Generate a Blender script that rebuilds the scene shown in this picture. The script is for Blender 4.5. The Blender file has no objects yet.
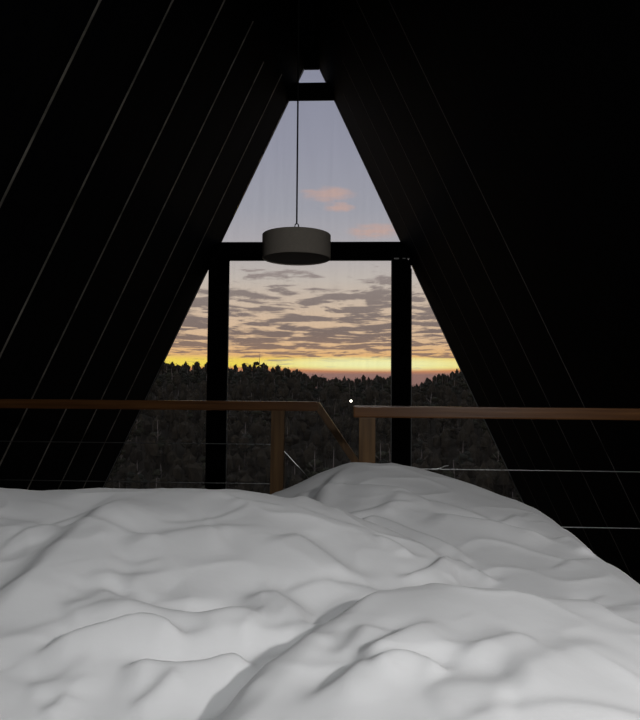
import bpy, bmesh, math, random
import numpy as np
from mathutils import Vector, Matrix, noise as mnoise

random.seed(7)
S = bpy.context.scene
COL = S.collection

# ------------------------------------------------------------------ camera
F = 640.0                       # focal length in pixels of the 640x720 frame
EYE = 1.15                      # eye above the loft floor
YAW, PITCH, ROLL = math.atan(29/F), math.atan(28/F), math.radians(0.45)
RM = Matrix.Rotation(YAW, 3, 'Z') @ Matrix.Rotation(math.pi/2+PITCH, 3, 'X') @ Matrix.Rotation(ROLL, 3, 'Z')
cam_d = bpy.data.cameras.new('camera'); cam = bpy.data.objects.new('camera', cam_d); COL.objects.link(cam)
cam.matrix_world = Matrix.Translation((0, 0, EYE)) @ RM.to_4x4()
cam_d.sensor_fit = 'HORIZONTAL'; cam_d.sensor_width = 36; cam_d.lens = 36*F/640
cam_d.clip_start = 0.02; cam_d.clip_end = 3000
S.camera = cam

def ray(px, py):
    return RM @ Vector(((px-320)/F, (360-py)/F, -1))
def at(px, py, Y):
    """point of the photo's pixel on the plane y = Y (world)"""
    d = ray(px, py); d = d*(Y/d.y)
    return Vector((d.x, d.y, d.z+EYE))

# ------------------------------------------------------------------ materials
def mat(name, col, rough=0.6, metal=0.0, spec=0.5):
    m = bpy.data.materials.new(name); m.use_nodes = True
    b = m.node_tree.nodes['Principled BSDF']
    b.inputs['Base Color'].default_value = (*col, 1)
    b.inputs['Roughness'].default_value = rough
    b.inputs['Metallic'].default_value = metal
    b.inputs['Specular IOR Level'].default_value = spec
    return m
def N(m, t, **kw):
    n = m.node_tree.nodes.new(t)
    for k, v in kw.items(): setattr(n, k, v)
    return n
def grain(m, c0, c1, scale, strength=0.1, nscale=1.0, detail=6):
    """noise streaks in object space between two colours + bump"""
    nt = m.node_tree; b = nt.nodes['Principled BSDF']
    tc = N(m, 'ShaderNodeTexCoord'); mp = N(m, 'ShaderNodeMapping'); mp.inputs['Scale'].default_value = scale
    nz = N(m, 'ShaderNodeTexNoise'); nz.inputs['Scale'].default_value = nscale; nz.inputs['Detail'].default_value = detail
    cr = N(m, 'ShaderNodeValToRGB')
    cr.color_ramp.elements[0].position = 0.3; cr.color_ramp.elements[0].color = (*c0, 1)
    cr.color_ramp.elements[1].position = 0.7; cr.color_ramp.elements[1].color = (*c1, 1)
    bp = N(m, 'ShaderNodeBump'); bp.inputs['Strength'].default_value = strength; bp.inputs['Distance'].default_value = 0.01
    L = nt.links.new
    L(tc.outputs['Object'], mp.inputs[0]); L(mp.outputs[0], nz.inputs['Vector']); L(nz.outputs['Fac'], cr.inputs[0])
    L(cr.outputs[0], b.inputs['Base Color']); L(nz.outputs['Fac'], bp.inputs['Height']); L(bp.outputs[0], b.inputs['Normal'])
    return m

M = {}
M['wall'] = grain(mat('black_stained_ply', (.01,.01,.012), .8, spec=.06), (.0024,.0028,.004), (.0048,.0056,.0082), (9,9,1.2), .12, 2)
M['frame'] = grain(mat('black_painted_steel', (.008,.008,.009), .75, spec=.06), (.0025,.0025,.003), (.005,.005,.0055), (3,3,3), .03, 3)
M['strip'] = grain(mat('lit_joint_strip', (.3,.26,.22), .5), (.12,.11,.095), (.46,.42,.37), (3,3,7), .05, 1.5)  # left wall copy, its stronger light put into the paler colour
M['strip_shaded'] = grain(mat('shaded_joint_strip', (.1,.1,.1), .6), (.05,.05,.05), (.13,.12,.11), (3,3,7), .05, 1.5)  # same strips on the right wall, colour darkened for the weaker light there
M['bead'] = mat('glazing_bead_grey', (.35,.36,.36), .45)
M['wood_x'] = grain(mat('oiled_timber_along', (.2,.1,.05), .38, spec=.25), (.09,.034,.010), (.20,.085,.027), (1.5,22,40), .08, 1.6)
M['wood_z'] = grain(mat('oiled_timber_upright', (.2,.1,.05), .5, spec=.25), (.08,.04,.015), (.19,.105,.041), (30,30,1.5), .08, 1.6)
for k_ in ('wood_x', 'wood_z'):
    b_ = M[k_].node_tree.nodes['Principled BSDF']; b_.inputs['Coat Weight'].default_value = .35; b_.inputs['Coat Roughness'].default_value = .22
M['steel'] = mat('stainless_cable', (.62,.62,.62), .35, 1.0)
M['floor'] = grain(mat('dark_timber_floor', (.05,.035,.025), .6), (.03,.02,.015), (.07,.045,.03), (1,14,1), .05, 2)
M['ply_base'] = grain(mat('bed_timber', (.15,.09,.05), .6), (.1,.06,.035), (.2,.12,.07), (2,20,20), .05, 2)
M['mattress'] = grain(mat('mattress_ticking', (.7,.7,.68), .9), (.66,.66,.64), (.74,.74,.72), (40,40,40), .1, 2)
M['shade'] = grain(mat('drum_shade_fabric', (.3,.29,.27), .9, spec=.1), (.60,.54,.465), (.74,.67,.58), (60,60,160), .2, 2)
M['diffuser'] = mat('drum_diffuser', (.42,.39,.35), .8, spec=.2)
M['cord'] = mat('black_flex', (.015,.015,.015), .6)
M['pale'] = mat('pale_metal', (.75,.75,.73), .4, .3)
M['bark'] = grain(mat('tree_bark', (.16,.13,.11), .9), (.12,.1,.085), (.3,.26,.22), (4,4,.5), .2, 1)
M['hill'] = grain(mat('forest_floor', (.03,.028,.02), 1.0, spec=0), (.022,.02,.014), (.05,.045,.032), (.15,.15,.15), .3, 1)
def leafmat(name, c0, c1):
    return grain(mat(name, c0, .9, spec=.1), tuple(.75*v for v in c0), tuple(.75*v for v in c1), (1.3,1.3,1.3), .6, 1, 8)
M['leaf'] = [leafmat('leaf_olive', (.022,.026,.014), (.065,.066,.036)),
             leafmat('leaf_brown_green', (.026,.024,.015), (.07,.06,.038)),
             leafmat('leaf_grey_green', (.022,.027,.018), (.06,.066,.046))]

def glass_mat():
    m = bpy.data.materials.new('window_glass'); m.use_nodes = True
    nt = m.node_tree; nt.nodes.clear()
    o = N(m, 'ShaderNodeOutputMaterial'); mx = N(m, 'ShaderNodeMixShader')
    t = N(m, 'ShaderNodeBsdfTransparent'); g = N(m, 'ShaderNodeBsdfGlossy'); fr = N(m, 'ShaderNodeFresnel')
    t.inputs[0].default_value = (.96,.965,.96,1); g.inputs['Roughness'].default_value = 0.02
    fr.inputs['IOR'].default_value = 1.3
    L = nt.links.new
    # a film of dust and dried rain streaks on the pane
    tc = N(m, 'ShaderNodeTexCoord'); mp = N(m, 'ShaderNodeMapping'); mp.inputs['Scale'].default_value = (26, 1, 1.1)
    nz = N(m, 'ShaderNodeTexNoise'); nz.inputs['Scale'].default_value = 1.0; nz.inputs['Detail'].default_value = 5
    mr = N(m, 'ShaderNodeMapRange'); 
    for i, v in enumerate((.3, .75, .022, .048)): mr.inputs[i+1].default_value = v
    df = N(m, 'ShaderNodeBsdfDiffuse'); df.inputs[0].default_value = (.6,.58,.55,1)
    tl = N(m, 'ShaderNodeBsdfTranslucent'); tl.inputs[0].default_value = (.6,.58,.55,1)
    ad = N(m, 'ShaderNodeMixShader'); ad.inputs[0].default_value = .4; m2 = N(m, 'ShaderNodeMixShader')
    L(tc.outputs['Object'], mp.inputs[0]); L(mp.outputs[0], nz.inputs['Vector']); L(nz.outputs['Fac'], mr.inputs[0])
    L(df.outputs[0], ad.inputs[1]); L(tl.outputs[0], ad.inputs[2])
    L(mr.outputs[0], m2.inputs[0]); L(t.outputs[0], m2.inputs[1]); L(ad.outputs[0], m2.inputs[2])
    L(fr.outputs[0], mx.inputs[0]); L(m2.outputs[0], mx.inputs[1]); L(g.outputs[0], mx.inputs[2]); L(mx.outputs[0], o.inputs[0])
    return m
M['glass'] = glass_mat()

def duvet_mat():
    m = mat('white_cotton', (.79,.79,.80), .92, spec=.15)
    nt = m.node_tree; b = nt.nodes['Principled BSDF']
    b.inputs['Sheen Weight'].default_value = .15
    tc = N(m, 'ShaderNodeTexCoord')
    n1 = N(m, 'ShaderNodeTexNoise'); n1.inputs['Scale'].default_value = 11; n1.inputs['Detail'].default_value = 5; n1.inputs['Distortion'].default_value = .2
    n2 = N(m, 'ShaderNodeTexNoise'); n2.inputs['Scale'].default_value = 900; n2.inputs['Detail'].default_value = 2
    b1 = N(m, 'ShaderNodeBump'); b1.inputs['Strength'].default_value = .2; b1.inputs['Distance'].default_value = .012
    b2 = N(m, 'ShaderNodeBump'); b2.inputs['Strength'].default_value = .12; b2.inputs['Distance'].default_value = .001
    L = nt.links.new
    L(tc.outputs['Object'], n1.inputs['Vector']); L(tc.outputs['Object'], n2.inputs['Vector'])
    L(n1.outputs['Fac'], b1.inputs['Height']); L(n2.outputs['Fac'], b2.inputs['Height'])
    L(b1.outputs[0], b2.inputs['Normal']); L(b2.outputs[0], b.inputs['Normal'])
    return m
M['duvet'] = duvet_mat()

def emit(name, col, s):
    m = bpy.data.materials.new(name); m.use_nodes = True
    b = m.node_tree.nodes['Principled BSDF']
    b.inputs['Base Color'].default_value = (*col, 1)
    b.inputs['Emission Color'].default_value = (*col, 1); b.inputs['Emission Strength'].default_value = s
    return m
M['bulb'] = emit('lit_globe', (1, .95, .82), 12)

# ------------------------------------------------------------------ mesh helpers
def obj(name, bm, m, parent=None, smooth=False, loc=None):
    bmesh.ops.recalc_face_normals(bm, faces=bm.faces[:])
    me = bpy.data.meshes.new(name)
    if loc is not None: bmesh.ops.translate(bm, verts=bm.verts[:], vec=-Vector(loc))
    bm.to_mesh(me); bm.free()
    if m: me.materials.append(m)
    if smooth:
        for p in me.polygons: p.use_smooth = True
    o = bpy.data.objects.new(name, me); COL.objects.link(o)
    if loc is not None: o.location = loc
    if parent: o.parent = parent
    return o
def tag(o, label=None, cat=None, group=None, kind=None):
    if label: o['label'] = label
    if cat: o['category'] = cat
    if group: o['group'] = group
    if kind: o['kind'] = kind
    return o
def empty(name, loc):
    o = bpy.data.objects.new(name, None); COL.objects.link(o); o.location = loc; o.empty_display_size = .1
    return o
def part(name, bm, m, root, smooth=False):
    """bm is in world coordinates; root is an unrotated Empty"""
    o = obj(name, bm, m, None, smooth)
    base = root.location if root.parent is None else root.parent.location + root.location
    o.data.transform(Matrix.Translation(-Vector(base)))
    o.parent = root
    return o
def box(bm, x0, x1, y0, y1, z0, z1, bev=0.0):
    vs = [bm.verts.new((x, y, z)) for x in (x0, x1) for y in (y0, y1) for z in (z0, z1)]
    fs = [(0,1,3,2),(4,6,7,5),(0,4,5,1),(2,3,7,6),(0,2,6,4),(1,5,7,3)]
    faces = [bm.faces.new([vs[i] for i in f]) for f in fs]
    if bev:
        es = list({e for f in faces for e in f.edges})
        bmesh.ops.bevel(bm, geom=es, offset=bev, segments=2, profile=.7, affect='EDGES')
def prism(bm, pts, y0, y1):
    """polygon in the XZ plane extruded along y"""
    a = [bm.verts.new((p[0], y0, p[1])) for p in pts]; b = [bm.verts.new((p[0], y1, p[1])) for p in pts]
    n = len(pts)
    bm.faces.new(a); bm.faces.new(b[::-1])
    for i in range(n): bm.faces.new((a[i], b[i], b[(i+1) % n], a[(i+1) % n]))
def tube(bm, pts, r, seg=10, cap=True):
    pts = [Vector(p) for p in pts]; rings = []
    rs = r if isinstance(r, (list, tuple)) else [r]*len(pts)
    for i, p in enumerate(pts):
        t = (pts[min(i+1, len(pts)-1)]-pts[max(i-1, 0)]).normalized()
        u = t.orthogonal().normalized() if abs(t.z) < .99 else Vector((1,0,0)); v = t.cross(u).normalized(); u = v.cross(t)
        rings.append([bm.verts.new(p+(u*math.cos(a)+v*math.sin(a))*rs[i]) for a in [2*math.pi*k/seg for k in range(seg)]])
    for i in range(len(rings)-1):
        for k in range(seg):
            bm.faces.new((rings[i][k], rings[i][(k+1) % seg], rings[i+1][(k+1) % seg], rings[i+1][k]))
    if cap: bm.faces.new(rings[0][::-1]); bm.faces.new(rings[-1])
def lathe(bm, prof, c, seg=64):
    rings = []
    for (r, z) in prof:
        if r < 1e-6: rings.append([bm.verts.new((c[0], c[1], c[2]+z))])
        else: rings.append([bm.verts.new((c[0]+r*math.cos(2*math.pi*k/seg), c[1]+r*math.sin(2*math.pi*k/seg), c[2]+z)) for k in range(seg)])
    for a, b in zip(rings, rings[1:]):
        for k in range(seg):
            k2 = (k+1) % seg
            if len(a) == 1: bm.faces.new((a[0], b[k], b[k2]))
            elif len(b) == 1: bm.faces.new((a[k], a[k2], b[0]))
            else: bm.faces.new((a[k], a[k2], b[k2], b[k]))
def BM(): return bmesh.new()
def struct(name, bm, m, parent=None, smooth=False):
    o = obj(name, bm, m, parent, smooth)
    if not parent: o['kind'] = 'structure'
    return o

# ------------------------------------------------------------------ the A-frame shell
CX = -0.42                     # centre line of the cabin
H = EYE + 3.62                 # ridge
T = 0.465                      # half-width gained per metre below the ridge
YW = 6.70                      # window plane
YB = -1.25                     # back wall
ZG = -2.50                     # ground floor
def hw(z): return T*(H-z)
nrm = math.hypot(1, T)
for side, s in (('left', -1), ('right', 1)):
    bm = BM(); th = .14*nrm
    prism(bm, [(CX, H), (CX+s*hw(ZG-.2), ZG-.2), (CX+s*(hw(ZG-.2)+th), ZG-.2), (CX, H+th/T)], YB-.1, YW+.08)
    struct('wall_'+side, bm, M['wall'])
bm = BM(); prism(bm, [(CX, H-.002), (CX-hw(ZG), ZG), (CX+hw(ZG), ZG)], YB-.12, YB); struct('wall_back', bm, M['wall'])
# loft floor (with the stair opening) and the ground floor below
bm = BM(); box(bm, CX-hw(0)-.02, CX+hw(0)+.02, YB, 2.46, -.2, 0)
box(bm, CX-hw(0)-.02, -.20, 2.46, 3.26, -.2, 0)
struct('floor', bm, M['floor'])
bm = BM(); box(bm, CX-hw(ZG), CX+hw(ZG), YB, YW+.15, ZG-.2, ZG); struct('floor_ground', bm, M['floor'])
# ridge lining: narrow flat strip under the apex
zr = at(312, 70, YW+.08).z
bm = BM(); prism(bm, [(CX-hw(zr)+.004, zr), (CX+hw(zr)-.004, zr), (CX, H-.01)], YB, YW+.08)
struct('ceiling', bm, M['wall'])

# joint strips over the edges of the wall boards, every 0.6 m along the room
strip_no = 0
def wall_strip(s, Y, w, h, z0, z1):
    global strip_no
    strip_no += 1
    bm = BM()
    n = Vector((-s, 0, -T)).normalized()         # inward normal of the sloping wall
    a = Vector((CX+s*hw(z0), Y, z0)); b = Vector((CX+s*hw(z1), Y, z1))
    vs = []
    for p in (a, b):
        for (dy, d) in ((-w/2, -.004), (w/2, -.004), (w/2*.7, h), (-w/2*.7, h)):
            vs.append(bm.verts.new(p+Vector((0, dy, 0))+n*d))
    for f in ((0,1,2,3), (7,6,5,4), (0,4,5,1), (1,5,6,2), (2,6,7,3), (3,7,4,0)):
        bm.faces.new([vs[i] for i in f])
    struct('trim_%d' % strip_no, bm, M['strip'] if s < 0 else M['strip_shaded'])
for k in range(9):
    Y = 6.12-.625*k
    wall_strip(-1, Y, .014, .006, ZG+.05, H-.75 if k else H-.55)
    if k < 5: wall_strip(1, Y, .008, .0022, ZG+.05, H-.75)  # right wall: fewer, thinner strips, the dimmer light put into their shape

# ------------------------------------------------------------------ window wall
DP = .06                                         # depth of the frame members
zt1, zt0 = at(312, 83, YW).z, at(312, 101, YW+DP).z
zm1, zm0 = at(315, 242, YW).z, at(315, 261, YW+DP).z
pl0, pl1 = at(207.5, 330, YW).x, at(227.5, 330, YW).x
pr0, pr1 = at(392, 330, YW).x, at(411, 330, YW).x
RK = .003                                        # raking frame along each wall
def trim(bm, m=None):
    global strip_no
    strip_no += 1
    return struct('trim_%d' % strip_no, bm, m or M['frame'])
D0, D1 = YW, YW+DP
bm = BM(); box(bm, CX-hw(zt0), CX+hw(zt0), D0-.012, D1, zt0, zt1, .004); trim(bm)
bm = BM(); box(bm, CX-hw(zm0)+.02, CX+hw(zm0)-.02, D0-.012, D1, zm0, zm1, .004); trim(bm)
for (a, b) in ((pl0, pl1), (pr0, pr1)):
    bm = BM(); box(bm, a, b, D0, D1, ZG, zm0, .004); trim(bm)
for s in (-1, 1):
    bm = BM(); r = RK*nrm
    prism(bm, [(CX+s*hw(ZG), ZG), (CX+s*(hw(ZG)-r), ZG), (CX+s*(hw(zr)-r), zr), (CX+s*hw(zr), zr)], D0, D1); trim(bm)
def hi(z): return hw(z)-RK*nrm
G0, G1 = YW+.03, YW+.04
panes = [
    [(CX-hi(zr), zr), (CX+hi(zr), zr), (CX+hi(zt1), zt1), (CX-hi(zt1), zt1)],
    [(CX-hi(zt0), zt0), (CX+hi(zt0), zt0), (CX+hi(zm1), zm1), (CX-hi(zm1), zm1)],
    [(pl1, zm0), (pr0, zm0), (pr0, ZG), (pl1, ZG)],
    [(pl0, H-(CX-pl0+RK*nrm)/T), (pl0, ZG), (CX-hi(ZG), ZG)],
    [(pr1, H-(pr1-CX+RK*nrm)/T), (pr1, ZG), (CX+hi(ZG), ZG)],
]
wins = []
for i, p in enumerate(panes):
    bm = BM(); prism(bm, p, G0, G1); wins.append(struct('window_%d' % (i+1), bm, M['glass']))
# thin glazing beads that catch the light along the posts and the raking edge
def bead(win, bm): 
    o = obj('glazing_bead', bm, M['bead'], win)
bw = .009
bm = BM(); box(bm, pl1, pl1+bw, D0+.01, G0-.002, ZG, zm0); bead(wins[2], bm)
bm = BM(); box(bm, pr0-bw, pr0, D0+.01, G0-.002, ZG, zm0); bead(wins[2], bm)
bm = BM(); box(bm, pr1, pr1+bw, D0+.01, G0-.002, ZG, panes[4][0][1]-.06); bead(wins[4], bm)
zb = panes[4][0][1]-.1
bm = BM(); prism(bm, [(CX+hi(ZG), ZG), (CX+hi(ZG)-bw, ZG), (CX+hi(zb)-bw, zb), (CX+hi(zb), zb)], D0+.01, G0-.002); bead(wins[4], bm)
bm = BM(); prism(bm, [(CX-hi(ZG), ZG), (CX-hi(ZG)+bw*.6, ZG), (CX-hi(zb)+bw*.6, zb), (CX-hi(zb), zb)], D0+.02, G0-.002); bead(wins[3], bm)
# pale angle bracket where the right post meets the cross beam
br = at(402, 258.5, YW-.02)
root = empty('angle_bracket', (br.x, YW-.022, br.z))
tag(root, 'small pale metal bracket where right window post meets the cross beam', 'bracket')
for (a, b, h) in ((394, 399, 1.2), (402.5, 405.5, 1.0), (407, 410.5, .9)):
    bm = BM(); p, q = at(a, 258.5, YW-.02), at(b, 258.5, YW-.02)
    box(bm, p.x, q.x, YW-.026, YW-.0195, br.z-h*.0055, br.z+h*.0055, .001)
    part('plate', bm, M['pale'], root)

# ------------------------------------------------------------------ balustrades
YR, YL = 2.40, 3.20
def cable(bm, a, b, r=.0022): tube(bm, [a, b], r, 8)
# right one, at the foot of the bed, on the near side of the stair opening
zt = at(500, 407.3, YR).z; zb = at(500, 419.0, YR).z
x0 = at(353.5, 412, YR).x; x1 = CX+hw(zb)-.003
root = empty('balustrade', (at(368, 430, YR).x, YR+.03, 0))
tag(root, 'right timber handrail on one square post with steel cables at foot of bed', 'railing')
bm = BM(); box(bm, x0, x1, YR, YR+.07, zb, zt, .005); part('handrail', bm, M['wood_x'], root)
a, b = at(359, 440, YR).x, at(375.5, 440, YR).x
bm = BM(); box(bm, a, b, YR+.004, YR+.062, 0, zb, .002); part('post', bm, M['wood_z'], root)
xe = CX+hw(.05)
bm = BM(); box(bm, CX+hw(zb)-.03-.058, CX+hw(zb)-.03, YR+.004, YR+.062, 0, zb, .002); part('post', bm, M['wood_z'], root)
zc0 = at(540, 470.6, YR+.03).z; zc1 = at(600, 527.8, YR+.03).z
for k in range(4):
    z = zc0+(zc1-zc0)*k
    if z < .06: break
    bm = BM(); cable(bm, (b-.02, YR+.03, z), (CX+hw(zb)-.05, YR+.03, z), .0021); part('cable', bm, M['steel'], root)
p = at(439, 468.5, YR+.03)
bm = BM(); tube(bm, [(p.x-.012, YR+.026, zc0-.001), (p.x+.004, YR+.025, zc0+.004), (p.x+.018, YR+.022, zc0+.012), (p.x+.034, YR+.02, zc0+.0155)], [.0022, .0024, .002, .0012], 8)
tube(bm, [(p.x-.028, YR+.03, zc0), (p.x-.004, YR+.03, zc0)], .0036, 8)
o = part('cable_fitting', bm, M['steel'], root)
# left one, beyond the opening, with the stair handrail running down from its end
zt = at(150, 400.4, YL).z; zb = at(150, 409.6, YL).z
xa = CX-hw(zb)+.003; xb = at(317, 405, YL).x
pa, pb = at(271, 440, YL).x, at(284, 440, YL).x
root = empty('balustrade', ((pa+pb)/2, YL+.03, 0))
tag(root, 'left timber handrail with post, cables and stair rail sloping down at its end', 'railing')
bm = BM(); prism(bm, [(xa, zb), (xa, zt), (xb, zt), (xb+.016, zb+.016), (xb-.004, zb)], YL, YL+.068)
bmesh.ops.bevel(bm, geom=bm.edges[:], offset=.005, segments=3, affect='EDGES'); part('handrail', bm, M['wood_x'], root)
bm = BM(); prism(bm, [(pa-.008, 0), (pb-.008, 0), (pb, zb), (pa, zb)], YL+.004, YL+.064); part('post', bm, M['wood_z'], root)
bm = BM(); box(bm, CX-hw(zb)+.04, CX-hw(zb)+.1, YL+.004, YL+.064, 0, zb, .002); part('post', bm, M['wood_z'], root)
za, zd = at(150, 443, YL+.03).z, at(150, 482, YL+.03).z
for k in range(4):
    z = za+(zd-za)*k
    bm = BM(); cable(bm, (CX-hw(zb)+.07, YL+.03, z), ((pa+pb)/2, YL+.03, z), .0021); part('cable', bm, M['steel'], root)
# stair handrail and its cables, falling to the right towards a lower newel
A, B_ = at(318.5, 401.5, YL+.005), at(357.5, 459, YL+.005)
dv = (B_-A).normalized(); C_ = A+dv*1.15; nv = Vector((-dv.z, 0, dv.x)); nv = nv if nv.z < 0 else -nv
bm = BM(); q = [A, C_, C_+nv*.034, A+nv*.034]
prism(bm, [(v.x, v.z) for v in q], YL+.004, YL+.066)
bmesh.ops.bevel(bm, geom=bm.edges[:], offset=.005, segments=3, affect='EDGES'); part('stair_handrail', bm, M['wood_z'], root)
for k in (0, 1):
    s0 = Vector(((pa+pb)/2, YL+.03, za+(zd-za)*k)); e = Vector((C_.x-.03, YL+.03, s0.z-(C_.x-s0.x)*1.02))
    e = s0+(e-s0)*.9
    bm = BM(); cable(bm, s0, e, .0013); part('cable', bm, M['steel'], root)
bm = BM(); box(bm, C_.x-.07, C_.x-.01, YL+.006, YL+.062, ZG, C_.z+.06, .002); part('post', bm, M['wood_z'], root)

# ------------------------------------------------------------------ pendant lamp
YP = 4.40
c = at(296.5, 247.2, YP); R = (at(330.6, 246, YP)-at(262.4, 246, YP)).length/2; hh = 24.5/F*YP/2
root = empty('pendant_lamp', (c.x, YP, H-.32))
tag(root, 'grey fabric drum pendant lamp hanging on a thin black cord before the window', 'pendant lamp')
lp = empty('tmp', c); 
bm = BM(); lathe(bm, [(R-.006, -hh), (R, -hh+.003), (R, hh-.003), (R-.003, hh), (R-.006, hh), (R-.006, -hh)], c, 72)
sh = part('lamp_shade', bm, M['shade'], root, False)
bm = BM(); lathe(bm, [(0, -hh+.008), (R*.96, -hh+.008), (R-.0055, -hh+.010), (R-.0055, -hh+.014), (0, -hh+.013)], c, 72); part('diffuser', bm, M['diffuser'], root)
bm = BM(); lathe(bm, [(0, hh-.006), (R-.0055, hh-.006), (R-.0055, hh-.002), (0, hh-.002)], c, 72); part('top_disc', bm, M['shade'], root)
bm = BM(); ring = [(c.x+.013*math.cos(a), YP, c.z+hh+.062+.020*math.sin(a)) for a in [2*math.pi*k/16 for k in range(17)]]
tube(bm, ring, .0045, 8, False); tube(bm, [(c.x, YP, c.z+hh-.003), (c.x, YP, c.z+hh+.044)], .005, 8); part('hook', bm, M['cord'], root)
bm = BM(); tube(bm, [(c.x, YP, c.z+hh+.083), (c.x, YP, H-.31)], .0058, 8); part('cord', bm, M['cord'], root)
bm = BM(); lathe(bm, [(0, -.035), (.05, -.035), (.055, -.03), (.055, .0), (0, .0)], (c.x, YP, min(zr, H)), 32); part('ceiling_rose', bm, M['cord'], root)
bpy.data.objects.remove(lp)

# ------------------------------------------------------------------ bed
BX0, BX1, BY0, BY1 = -1.18, .42, -.15, 2.02
root = empty('bed', ((BX0+BX1)/2, 1.0, 0))
tag(root, 'low double bed base with thick mattress beneath the white duvet', 'bed')
bm = BM(); box(bm, BX0, BX1, BY0, BY1, .16, .32, .01); part('bed_base', bm, M['ply_base'], root)
bm = BM(); box(bm, BX0+.02, BX1-.02, BY0+.02, BY1-.02, .32, .60, .05); part('mattress', bm, M['mattress'], root, True)
for x in (BX0+.08, BX1-.08):
    for y in (BY0+.08, BY1-.08):
        bm = BM(); box(bm, x-.035, x+.035, y-.035, y+.035, 0, .16, .004); part('leg', bm, M['ply_base'], root)

# ---- duvet: a rumpled height field (heights below are relative to the eye)
def vnoise(x, y, seed):
    rs = np.random.RandomState(seed); g = rs.rand(64, 64)
    xi, yi = np.floor(x).astype(int), np.floor(y).astype(int); fx, fy = x-xi, y-yi
    fx, fy = fx*fx*fx*(fx*(fx*6-15)+10), fy*fy*fy*(fy*(fy*6-15)+10)
    a, b_, c_, d_ = g[xi % 64, yi % 64], g[(xi+1) % 64, yi % 64], g[xi % 64, (yi+1) % 64], g[(xi+1) % 64, (yi+1) % 64]
    return (a*(1-fx)+b_*fx)*(1-fy)+(c_*(1-fx)+d_*fx)*fy - .5
def smooth_interp(x, xs, ys):
    # average of a few shifted linear interpolations = rounded corners
    return sum(np.interp(x+o_, xs, ys) for o_ in (-.05, -.025, 0, .025, .05))/5
def smax(a, b, k):
    h = np.clip(.5+.5*(a-b)/k, 0, 1)
    return b*(1-h)+a*h+k*h*(1-h)
HA = np.array([(-1.4,1.33,-.25),(-1.0,1.33,-.228),(-.71,1.30,-.215),(-.62,1.30,-.222),(-.50,1.30,-.212),(-.2,1.30,-.2115),(-.1,1.28,-.218),(-.02,1.27,-.238),(.1,1.25,-.277),(.19,1.18,-.317),(.24,1.12,-.35),(.35,1.0,-.39),(.8,.9,-.45)])
HB = np.array([(-1.4,1.8,-.40),(-.4,1.88,-.37),(-.22,1.90,-.317),(-.145,1.90,-.282),(-.056,1.90,-.243),(.003,1.90,-.222),(.077,1.90,-.216),(.15,1.89,-.223),(.234,1.87,-.238),(.32,1.82,-.262),(.40,1.74,-.286),(.5,1.7,-.312),(.8,1.7,-.35)])
HC = np.array([(-.4,.80,-.30),(0,.85,-.272),(.094,.86,-.262),(.21,.86,-.264),(.293,.86,-.282),(.387,.90,-.305),(.5,1.0,-.318),(.8,1.0,-.35)])
def base_z(x, y):
    def hump(Hh, af, rf, ab, rb):
        yc = smooth_interp(x, Hh[:,0], Hh[:,1]); zc = smooth_interp(x, Hh[:,0], Hh[:,2]); t = yc-y
        fr = af*(np.sqrt(t*t+rf*rf)-rf); bk = ab*(np.sqrt(t*t+rb*rb)-rb)
        return zc-np.where(t > 0, fr, bk)
    a = hump(HA, .235, .10, .75, .08)
    afb = np.interp(x, [0, .2, .45], [.20, .15, .03])
    b = hump(HB, afb, .06, .9, .10)
    c = hump(HC, .13, .10, .55, .05)
    # C falls off along a diagonal on its left
    p0, p1 = np.array((.005, .86)), np.array((-.125, .58)); dd = (p1-p0)/np.linalg.norm(p1-p0)
    sd = (x-p0[0])*dd[1]-(y-p0[1])*dd[0]; sd = -sd
    c = c-np.where(sd < 0, 0.0, 0)-.75*(np.sqrt(np.clip(-(sd-.03), 0, None)**2+.02**2)-.02)
    z = smax(a, b, .012); z = smax(z, c, .010)
    z = smax(z, np.full_like(z, -.43), .03)
    return z
def ground(px, py):
    d = ray(px, py); d = np.array((d.x, d.y, d.z))/d.y
    ys = np.linspace(.3, 2.3, 800)
    h_ = base_z(d[0]*ys, ys)-d[2]*ys
    i = np.argmax(h_ > 0)
    if h_[i] <= 0: i = len(ys)-1
    return d[0]*ys[i], ys[i]
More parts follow.
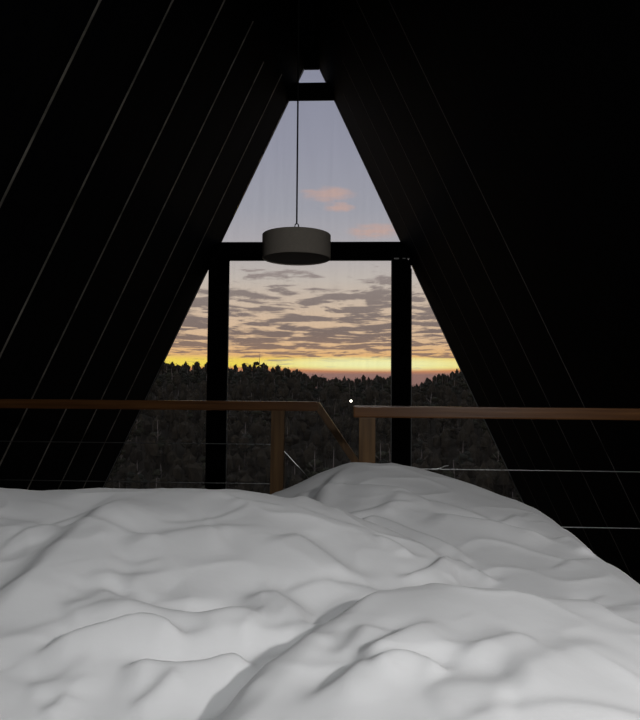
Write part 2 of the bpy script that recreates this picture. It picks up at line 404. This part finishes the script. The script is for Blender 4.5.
# folds: points in the photo, (height, width on the near side, width on the far side)
FOLDS = [
 ([(-14,636),(20,604),(41,583),(76,545),(107,518),(145,499)], .015, .09, .055),
 ([(58,624),(96,611),(117,590)], .006, .04, .03),
 ([(100,606),(130,621),(172,629),(220,628),(250,624),(285,634)], .014, .05, .05),
 ([(100,585),(117,591),(137,604),(172,610),(220,606),(245,600)], -.006, .03, .02),
 ([(238,602),(269,596),(293,614),(312,633)], .009, .05, .03),
 ([(30,666),(69,652),(110,645),(137,641),(162,643),(186,660)], .011, .04, .016),
 ([(112,680),(144,676),(179,679),(206,676),(231,667),(262,673)], .011, .035, .015),
 ([(113,560),(144,549),(179,538),(234,536)], .006, .07, .04),
 ([(285,532),(324,559),(352,582)], .007, .05, .03),
 ([(331,511),(365,518),(392,525),(420,537),(456,553),(478,570)], .006, .03, .015),
 ([(372,538),(392,543),(412,558)], .006, .03, .02),
 ([(398,579),(430,574),(454,563)], .006, .022, .012),
 ([(454,563),(475,576),(500,584)], .005, .02, .012),
 ([(448,566),(453,584)], .003, .015, .012),
 ([(300,712),(337,693),(365,676),(386,652),(420,631),(446,618)], .008, .04, .022),
 ([(372,684),(392,669),(420,665),(449,675)], .007, .028, .014),
 ([(225,716),(262,680),(296,653),(322,630)], .008, .03, .02),
 ([(300,505),(313,495),(372,491.5),(406,494),(426,507),(443,519)], .008, .07, .022),
 ([(426,516),(456,523),(505,532),(557,543)], .009, .06, .02),
 ([(300,503),(330,482),(358,465)], .006, .03, .03),
 ([(384,518),(394,507),(404,497)], .004, .03, .03),
 ([(413,497),(440,506),(480,520),(520,536)], .005, .05, .02),
 ([(560,538),(578,546),(594,557)], .008, .025, .02),
 ([(561,597),(602,615),(645,632)], .004, .04, .02),
 ([(20,700),(60,690),(100,668)], .003, .03, .02),
 ([(40,726),(62,712),(70,700)], .003, .02, .014),
 ([(130,717),(160,700),(182,684)], .004, .02, .014),
 ([(110,592),(104,560),(98,536)], .003, .02, .02),
 ([(470,660),(500,640),(530,632)], .004, .05, .03),
 ([(420,700),(470,690),(520,700)], .004, .04, .03),
 ([(500,700),(560,660),(620,650)], .004, .05, .03),
 ([(40,540),(20,530),(-10,540)], .003, .06, .05),
 ([(200,640),(230,625),(262,640)], .004, .03, .03),
 ([(340,660),(360,640),(372,620)], .005, .03, .02),
]
nu, nv_ = 480, 470
us = np.linspace(-1.62, .86, nu); vs_ = np.linspace(.16, 2.42, nv_)
U, V = np.meshgrid(us, vs_, indexing='ij')
Z = base_z(np.clip(U, BX0-.02, .47), np.clip(V, 0, 2.05))
def fold_field(X, Y, pts, amp, wn, wf, world=False):
    P = np.array(pts if world else [ground(*p) for p in pts]) 
    # resample as a smooth curve
    tt = np.linspace(0, 1, len(P)); t2 = np.linspace(0, 1, 4*len(P))
    P = np.stack([np.interp(t2, tt, P[:,0]), np.interp(t2, tt, P[:,1])], 1)
    for _ in range(3): P[1:-1] = (P[:-2]+2*P[1:-1]+P[2:])/4
    mg = 4*max(wn, wf); sel = (X > P[:,0].min()-mg) & (X < P[:,0].max()+mg) & (Y > P[:,1].min()-mg) & (Y < P[:,1].max()+mg)
    full = np.zeros(X.shape); X = X[sel]; Y = Y[sel]
    best = np.full(X.shape, 9e9); sg = np.zeros(X.shape); par = np.zeros(X.shape)
    seg = np.linalg.norm(np.diff(P, axis=0), axis=1); tot = seg.sum(); acc = 0
    for i in range(len(P)-1):
        a, b = P[i], P[i+1]; d = b-a; l2 = (d*d).sum()+1e-12
        t = np.clip(((X-a[0])*d[0]+(Y-a[1])*d[1])/l2, 0, 1)
        dx, dy = X-(a[0]+t*d[0]), Y-(a[1]+t*d[1]); dist = dx*dx+dy*dy
        # far side = the side of the curve away from the viewer at the origin
        s = d[0]*dy-d[1]*dx; cen = (a+b)/2; f = d[0]*cen[1]-d[1]*cen[0]
        m_ = dist < best
        best = np.where(m_, dist, best); sg = np.where(m_, np.sign(s)*np.sign(f), sg); par = np.where(m_, (acc+t*seg[i])/tot, par)
        acc += seg[i]
    dist = np.sqrt(best); w = np.where(sg > 0, wf, wn)
    tp = np.clip(np.minimum(par, 1-par)/.22, 0, 1); tp = tp*tp*(3-2*tp)
    full[sel] = amp*(.06+.94*tp)*(np.exp(-(dist/w)**2)-np.where(sg > 0, .55*(1-np.exp(-(dist/(.8*wf))**2))*np.exp(-(np.clip(dist-1.2*wf, 0, None)/(1.6*wf))**2), 0))
    return full
for pts, amp, wn, wf in FOLDS:
    Z = Z+fold_field(U, V, pts, amp*1.45, wn, wf*.9)
# many short pulls and wrinkles in the cotton
rw = random.Random(5)
for _ in range(130):
    cx_ = rw.uniform(-.9, .5); cy_ = rw.uniform(.45, 1.9)
    if cx_ > -.12 and cy_ > 1.0 and rw.random() < .8: continue
    an = rw.choice((rw.gauss(.75, .3), rw.gauss(.1, .35), rw.gauss(-.6, .35))); ln = rw.uniform(.05, .17); cv_ = rw.gauss(0, .3)
    pw = [(cx_+ln*t*math.cos(an+cv_*t), cy_+ln*t*math.sin(an+cv_*t)) for t in (-1, -.5, 0, .5, 1)]
    Z = Z+fold_field(U, V, pw, rw.uniform(.0010, .0030), rw.uniform(.012, .03), rw.uniform(.008, .014), True)
# small natural unevenness
wx = U+.03*vnoise(U*6+3, V*6+9, 3); wy = V+.03*vnoise(U*6+31, V*6+17, 4)
Z += .008*vnoise(wx*5+40, wy*4+40, 5)+.004*vnoise(wx*13+40, wy*10+40, 6)
rid = 1-np.abs(2*vnoise(wx*9+wy*6+50, wy*8-wx*3+60, 8)); Z += .004*(rid**3)
# overhang: past each edge of the bed the cloth turns and hangs down
def hang(d, R_):
    d = np.clip(d, 0, None); th_ = np.minimum(d/R_, math.pi/2)
    return R_*np.sin(th_), R_*(1-np.cos(th_))+np.clip(d-R_*math.pi/2, 0, None)
rx, rzx = hang(U-.44, .12); lx, lzx = hang(BX0+.06-U, .12); fy_, fz = hang(V-1.98, .13)
X = np.clip(U, BX0+.06, .44)+rx-lx; Yy = np.minimum(V, 1.98)+fy_
Z2 = Z-np.maximum(np.maximum(rzx, lzx), fz)
drape = np.clip(np.maximum(rzx, lzx)*3, 0, 1)
X = X+drape*.02*np.sin(V*17+1.5*np.sin(V*5))*np.where(U > 0, 1, -1)
drf = np.clip(fz*3, 0, 1); Yy = Yy+drf*.018*np.sin(U*19+1.2*np.sin(U*6))
co = np.stack([X, Yy, Z2+EYE], -1).reshape(-1, 3)
idx = np.arange(nu*nv_).reshape(nu, nv_)
fa = np.stack([idx[:-1,:-1], idx[1:,:-1], idx[1:,1:], idx[:-1,1:]], -1).reshape(-1, 4)
me = bpy.data.meshes.new('duvet'); me.from_pydata(co.tolist(), [], fa.tolist()); me.update()
for p in me.polygons: p.use_smooth = True
me.materials.append(M['duvet'])
duvet = bpy.data.objects.new('duvet', me); COL.objects.link(duvet)
so = duvet.modifiers.new('thick', 'SOLIDIFY'); so.thickness = .012; so.offset = -1
tag(duvet, 'rumpled white cotton duvet heaped over the bed in the foreground', 'duvet')

# ------------------------------------------------------------------ outside: forested hills
RIDGE = [(-400,366),(60,372),(150,369),(165,367),(210,367),(228,369),(245,367),(262,367),(280,370),(290,372),(300,375),(320,381),(335,382.5),(345,381),(360,382),(375,379),(390,380),(411,387),(420,385),(440,379),(455,374),(465,371),(600,362),(1000,365)]
YH = 300.0
rx_ = np.array([at(p[0], p[1], YH).x for p in RIDGE]); rz_ = np.array([at(p[0], p[1], YH).z for p in RIDGE])
def ridge_top(x, y): return float(np.interp(x*YH/max(y, 60), rx_, rz_))
TREE = 10.0
def terrain(x, y):
    rt = ridge_top(x, y)-TREE+1.5
    if y >= YH: return rt+4.5*min(1, max(0, (y-YH-7)/7))-max(0, y-YH-16)*.12
    ctrl_y = [0, 14, 40, 95, 150, 230, YH]; ctrl_z = [-4.2, -5, -13, -30, -25, -12+.2*rt, rt]
    z = float(np.interp(y, ctrl_y, ctrl_z))
    return z+1.2*mnoise.noise((x*.03, y*.03, 2.2))*min(1, y/60)
bm = BM(); gx = np.linspace(-220, 240, 70); gy = np.concatenate([np.linspace(7.2, 60, 14), np.linspace(70, 420, 44)])
gv = [[bm.verts.new((x*(.25+.75*min(1, y/200)), y, terrain(x*(.25+.75*min(1, y/200)), y))) for y in gy] for x in gx]
for i in range(len(gx)-1):
    for j in range(len(gy)-1):
        bm.faces.new((gv[i][j], gv[i+1][j], gv[i+1][j+1], gv[i][j+1]))
o = obj('hillside', bm, M['hill'], None, True); o['kind'] = 'structure'

def crown_mesh(rng, n, spread, hgt, leafn, ls):
    """ragged crown: clumps of many small bent leaf sprays around a few boughs"""
    bm = BM()
    for _ in range(n):
        a = rng.uniform(0, 2*math.pi); rr = spread*math.sqrt(rng.random()); zz = hgt*(.30+.64*rng.random()*(1-.5*rr/spread))
        cc = Vector((rr*math.cos(a), rr*math.sin(a), zz)); cr = rng.uniform(.8, 1.5)
        ret = bmesh.ops.create_icosphere(bm, subdivisions=2, radius=cr*.85)
        for v in ret['verts']:
            k = 1+.45*mnoise.noise(v.co*1.7+cc*3); v.co = Vector((v.co.x*k*1.15, v.co.y*k*1.15, v.co.z*k*.75))+cc
        for _ in range(leafn*2):
            d = Vector((rng.gauss(0,1), rng.gauss(0,1), rng.gauss(0,.8))).normalized()
            p = cc+Vector((d.x*1.15, d.y*1.15, d.z*.8))*cr*rng.uniform(.72, 1.04)
            u = Vector((rng.gauss(0,1), rng.gauss(0,1), rng.gauss(0,1))).normalized()*ls*rng.uniform(.6, 1.3); w = u.orthogonal().normalized()*ls*.5; up = u.cross(w).normalized()*ls*.15
            v4 = [bm.verts.new(p+q) for q in (-u, w+up, u, -w+up)]; bm.faces.new(v4)
    me = bpy.data.meshes.new('crown'); bm.to_mesh(me); bm.free()
    for p in me.polygons: p.use_smooth = len(p.vertices) == 3
    return me
def trunk_mesh(rng, hgt, spread):
    bm = BM()
    tube(bm, [(0,0,-.6), (.05,.03,hgt*.3), (rng.uniform(-.25,.25), .1, hgt*.6), (rng.uniform(-.3,.3), 0, hgt*.92)], [.24, .19, .13, .04], 7)
    for k in range(5):
        a = k*1.4+rng.random(); z0 = hgt*rng.uniform(.38, .65); l = spread*rng.uniform(.6, .95)
        tube(bm, [(0,0,z0), (math.cos(a)*l*.5, math.sin(a)*l*.5, z0+l*.5), (math.cos(a)*l, math.sin(a)*l, z0+l*1.0)], [.1, .07, .03], 5)
    me = bpy.data.meshes.new('trunk'); bm.to_mesh(me); bm.free(); me.materials.append(M['bark'])
    for p in me.polygons: p.use_smooth = True
    return me
rng = random.Random(11)
KINDS = []
for i, (n, sp, hg, ln) in enumerate([(17, 2.3, 12.6, 22), (20, 2.7, 12, 22), (13, 1.8, 13.2, 22), (7, 2.0, 14.5, 16)]):
    cm = crown_mesh(rng, n, sp, hg, ln, .30); cm.materials.append(M['leaf'][i % 3]); KINDS.append((cm, trunk_mesh(rng, hg, sp)))
def tree(x, y, kind, sc, label, group, name='forest_tree', cat='tree'):
    r = empty(name, (x, y, terrain(x, y)-.2)); r.scale = (sc, sc, sc*rng.uniform(.92, 1.06)); r.rotation_euler = (0, 0, rng.uniform(0, 6.28))
    for nm, me_ in (('crown', KINDS[kind][0]), ('trunk', KINDS[kind][1])):
        o_ = bpy.data.objects.new(nm, me_); COL.objects.link(o_); o_.parent = r
    tag(r, label, cat, group)
    return r
# trees along the skyline, read off the photograph
for i_, px in enumerate(np.arange(150, 282, 5.4)):
    y = YH+(1, -17, -8)[i_ % 3]+rng.uniform(-.4, .4); x = at(px+rng.uniform(-.4, .4), 370, y).x
    tree(x, y, rng.choice((0, 0, 2)), rng.uniform(.78, 1.02), 'dark bushy tree on the high left skyline of the forested hill', 'trees on the left skyline')
for i_, px in enumerate(np.arange(285, 412, 5.4)):
    y = YH+(1, -17, -8)[(i_+1) % 3]+rng.uniform(-.4, .4); x = at(px+rng.uniform(-.4, .4), 378, y).x
    tree(x, y, rng.choice((0, 0, 2)), rng.uniform(.7, 1.0), 'dark tree along the low middle dip of the forest skyline', 'trees in the dip of the skyline')
for i_, px in enumerate(np.arange(415, 478, 5.4)):
    y = YH+(1, -17, -8)[(i_+1) % 3]+rng.uniform(-.4, .4); x = at(px+rng.uniform(-.4, .4), 374, y).x
    tree(x, y, rng.choice((0, 0, 2)), rng.uniform(.75, 1.0), 'dark tree on the skyline rising beyond the right window post', 'trees on the right skyline')
t = tree(at(259.5, 365, YH+9).x, YH+9, 3, 1.12, 'tallest wispy tree standing above the left skyline against yellow sky', None, 'tall_tree')
# trees down the slope
done = []
tries = 0
while len(done) < 100 and tries < 6000:
    tries += 1
    y = rng.uniform(95, 274); px = rng.uniform(92, 535); x = at(px, 400, y).x
    if any((x-a)**2+(y-b)**2 < 64 for a, b in done): continue
    done.append((x, y))
    tree(x, y, rng.choice((0, 1, 2, 3)), rng.uniform(.7, 1.05), 'dim tree on the dark forested slope below the skyline', 'trees on the forested slope')
# the closed canopy between them: nobody could count it
bm = BM(); occ = done+[(o_.location.x, o_.location.y) for o_ in bpy.data.objects if o_.name.startswith(('forest_tree', 'tall_tree'))]
occ.append((at(351, 401, 180).x, 180)); oa = np.array(occ)
for k_ in range(3500):
    back = k_ >= 2800
    y = rng.uniform(315, 324) if back else rng.uniform(75, 290); px = rng.uniform(60, 570); x = at(px, 400, y).x; z = terrain(x, y)
    if ((oa[:,0]-x)**2+(oa[:,1]-y)**2).min() < 6.0**2: continue
    r0 = rng.uniform(.9, 1.7); hgt = rng.uniform(.5, 5.2) if back else rng.uniform(1.0, 9.0); of = Vector((x, y, z+hgt))
    ret = bmesh.ops.create_icosphere(bm, subdivisions=1, radius=r0)
    for v in ret['verts']:
        k = 1+.6*mnoise.noise(v.co*1.1+of); v.co = Vector((v.co.x*k, v.co.y*k, v.co.z*k*1.7))+of
    for _ in range(16):
        d_ = Vector((rng.gauss(0,1), rng.gauss(0,1), rng.gauss(0,1))).normalized()
        q = of+Vector((d_.x, d_.y, d_.z*1.7))*r0*rng.uniform(.8, 1.25)
        u = Vector((rng.gauss(0,1), rng.gauss(0,1), rng.gauss(0,1))).normalized()*rng.uniform(.2, .45); w_ = u.orthogonal().normalized()*.2
        bm.faces.new([bm.verts.new(q+e_) for e_ in (-u, w_, u, -w_)])
for _ in range(520):
    y = rng.uniform(90, 292); px = rng.uniform(80, 545); x = at(px, 400, y).x; z = terrain(x, y); hh_ = rng.uniform(7, 12); lx_ = rng.uniform(-.6, .6)
    if ((oa[:,0]-x)**2+(oa[:,1]-y)**2).min() < 3.5**2: continue
    tube(bm, [(x, y, z-.3), (x+lx_*.5, y, z+hh_*.5), (x+lx_, y, z+hh_)], [.2, .15, .05], 5)
o = obj('forest', bm, M['leaf'][1], None, False)
tag(o, 'dark closed forest canopy covering the hillside outside', 'forest', kind='stuff')

# the one light out on the hillside
y = 180.0; p = at(351, 401, y); zb = terrain(p.x, y)
root = empty('street_lamp', (p.x, y, zb)); tag(root, 'single bright white lamp shining on the dark hillside outside', 'lamp')
bm = BM(); tube(bm, [(p.x, y, zb-.3), (p.x, y, p.z-.2)], [.09, .06], 8); part('pole', bm, M['frame'], root)
bm = BM(); bmesh.ops.create_icosphere(bm, subdivisions=2, radius=.30, matrix=Matrix.Translation(p)); part('globe', bm, M['bulb'], root, True)

# ------------------------------------------------------------------ dusk sky
w = bpy.data.worlds.new('dusk'); S.world = w; w.use_nodes = True
nt = w.node_tree; nt.nodes.clear(); L = nt.links.new
def WN(t, **kw):
    n = nt.nodes.new(t)
    for k, v in kw.items(): setattr(n, k, v)
    return n
def math_(op, a, b=None, clamp=False):
    n = WN('ShaderNodeMath', operation=op, use_clamp=clamp)
    for i, v in enumerate((a, b)):
        if v is None: continue
        if isinstance(v, (int, float)): n.inputs[i].default_value = v
        else: L(v, n.inputs[i])
    return n.outputs[0]
def lin(c): return tuple(((v/255)/12.92 if v/255 <= .04045 else ((v/255+.055)/1.055)**2.4) for v in c)
def ramp(fac, stops, interp='LINEAR'):
    n = WN('ShaderNodeValToRGB'); e = n.color_ramp; e.interpolation = interp
    while len(e.elements) < len(stops): e.elements.new(.5)
    for el, (p, c) in zip(e.elements, stops): el.position = p; el.color = (*lin(c), 1) if isinstance(c, tuple) else (c, c, c, 1)
    L(fac, n.inputs[0]); return n.outputs[0]
def maprange(v, a, b, c, d):
    n = WN('ShaderNodeMapRange'); n.clamp = True; n.interpolation_type = 'SMOOTHSTEP'
    for i, q in enumerate((a, b, c, d)): n.inputs[i+1].default_value = q
    L(v, n.inputs[0]); return n.outputs[0]
def mixc(f, a, b):
    n = WN('ShaderNodeMix', data_type='RGBA'); 
    if isinstance(f, (int, float)): n.inputs[0].default_value = f
    else: L(f, n.inputs[0])
    for i, v in ((6, a), (7, b)):
        if isinstance(v, tuple): n.inputs[i].default_value = (*lin(v), 1)
        else: L(v, n.inputs[i])
    return n.outputs[2]
tc = WN('ShaderNodeTexCoord'); sp = WN('ShaderNodeSeparateXYZ'); L(tc.outputs['Generated'], sp.inputs[0])
dx, dy, dz = sp.outputs
hor = math_('SQRT', math_('ADD', math_('MULTIPLY', dx, dx), math_('MULTIPLY', dy, dy)))
el = math_('DIVIDE', dz, math_('MAXIMUM', hor, .02))          # tangent of the elevation
az = math_('DIVIDE', dx, math_('MAXIMUM', math_('ABSOLUTE', dy), .05))
clear = ramp(math_('MULTIPLY', el, 2.0), [
    (0.0, (146,112,106)), (.044, (156,118,110)), (.058, (228,150,96)), (.068, (255,232,92)), (.086, (255,222,100)), (.100, (242,190,128)),
    (.15, (234,196,158)), (.25, (220,196,174)), (.34, (205,194,186)), (.44, (184,179,184)), (.56, (168,168,179)), (.75, (157,158,174)), (1.0, (146,148,167))])
# cloud layer seen on a plane overhead
den = math_('ADD', math_('MAXIMUM', el, 0.0), .075)
cv = WN('ShaderNodeCombineXYZ'); L(math_('DIVIDE', math_('MULTIPLY', az, .75), den), cv.inputs[0]); L(math_('DIVIDE', 1.0, den), cv.inputs[1])
n1 = WN('ShaderNodeTexNoise'); n1.inputs['Scale'].default_value = 3.4; n1.inputs['Detail'].default_value = 7; n1.inputs['Roughness'].default_value = .64; n1.inputs['Distortion'].default_value = .25
L(cv.outputs[0], n1.inputs['Vector'])
n2 = WN('ShaderNodeTexNoise'); n2.inputs['Scale'].default_value = .55; n2.inputs['Detail'].default_value = 3
L(cv.outputs[0], n2.inputs['Vector'])
cover = ramp(math_('MULTIPLY', el, 4.0), [(0.0, 0.0), (.14, 0.02), (.19, .085), (.3, .10), (.48, .09), (.62, .045), (.76, -.02), (.9, -.2), (1.0, -.2)])
thr = ramp(math_('MULTIPLY', el, 4.0), [(0.0, .62), (.15, .60), (.20, .49), (.30, .455), (.50, .455), (.62, .49), (.74, .56), (.88, .8)])
dens = math_('ADD', n1.outputs['Fac'], math_('MULTIPLY', math_('SUBTRACT', n2.outputs['Fac'], .5), .35))
cm_ = maprange(math_('SUBTRACT', dens, thr), -.035, .07, 0, 1)
ccol = ramp(math_('MULTIPLY', el, 4.0), [(0.0, (150,112,108)), (.2, (150,122,108)), (.35, (128,112,108)), (.6, (144,131,127)), (.85, (172,160,158)), (1.0, (176,168,168))])
sky = mixc(math_('MULTIPLY', cm_, .95), clear, ccol)
# thin pink wisps higher up
cv2 = WN('ShaderNodeCombineXYZ'); L(math_('MULTIPLY', az, 14.0), cv2.inputs[0]); L(math_('MULTIPLY', el, 42.0), cv2.inputs[1])
n3 = WN('ShaderNodeTexNoise'); n3.inputs['Scale'].default_value = 2.2; n3.inputs['Detail'].default_value = 6; n3.inputs['Roughness'].default_value = .68
L(cv2.outputs[0], n3.inputs['Vector'])
def blob(a0, e0, sa, se):
    u_ = math_('DIVIDE', math_('SUBTRACT', az, a0), sa); v_ = math_('DIVIDE', math_('SUBTRACT', el, e0), se)
    return math_('MAXIMUM', math_('SUBTRACT', 1.0, math_('ADD', math_('MULTIPLY', u_, u_), math_('MULTIPLY', v_, v_))), 0.0)
def cb(px, py, wx_, wy_):
    d = ray(px, py); return blob(d.x/d.y, d.z/math.hypot(d.x, d.y), wx_/F, wy_/F)
wis = math_('ADD', math_('ADD', cb(328, 194, 42, 12), cb(340, 208, 24, 7)), cb(375, 231, 44, 12))
wm = maprange(math_('MULTIPLY', wis, n3.outputs['Fac']), .20, .56, 0, .8)
sky = mixc(wm, sky, (206,172,162))
# afterglow: brightest low down where the sun will rise
sd_ = ray(374, 364); 
glow = blob(sd_.x/sd_.y, sd_.z/math.hypot(sd_.x, sd_.y), .20, .0125)
sky = mixc(math_('MULTIPLY', glow, 1.0, True), sky, (255,252,188))
below = maprange(el, -.08, -.005, 0, 1)
sky = mixc(below, (40,36,34), sky)
bg = WN('ShaderNodeBackground'); bg.inputs[1].default_value = 1.0; L(sky, bg.inputs[0])
wo = WN('ShaderNodeOutputWorld'); L(bg.outputs[0], wo.inputs[0])

# ------------------------------------------------------------------ the bedside light behind the viewer, and an added overhead fill
def point(name, loc, power, r, col):
    d = bpy.data.lights.new(name, 'POINT'); d.energy = power; d.shadow_soft_size = r; d.color = col
    o = bpy.data.objects.new(name, d); COL.objects.link(o); o.location = loc
    return o
d = bpy.data.lights.new('overhead_fill', 'AREA'); d.shape = 'DISK'; d.size = .45; d.energy = 33; d.color = (.985, 1, 1)  # unseen soft disc added above the bed as fill, no fitting
lo = bpy.data.objects.new('overhead_fill', d); COL.objects.link(lo); lo.location = (.05, -1.0, EYE+1.45); lo.rotation_euler = (math.radians(-8), 0, 0)
point('bedside_lamp', (.975, -.30, EYE+.45), 44, .05, (1, .985, .97))

S.view_settings.view_transform = 'Standard'; S.view_settings.look = 'None'
S.view_settings.exposure = 0; S.view_settings.gamma = 1; S.view_settings.use_curve_mapping = False
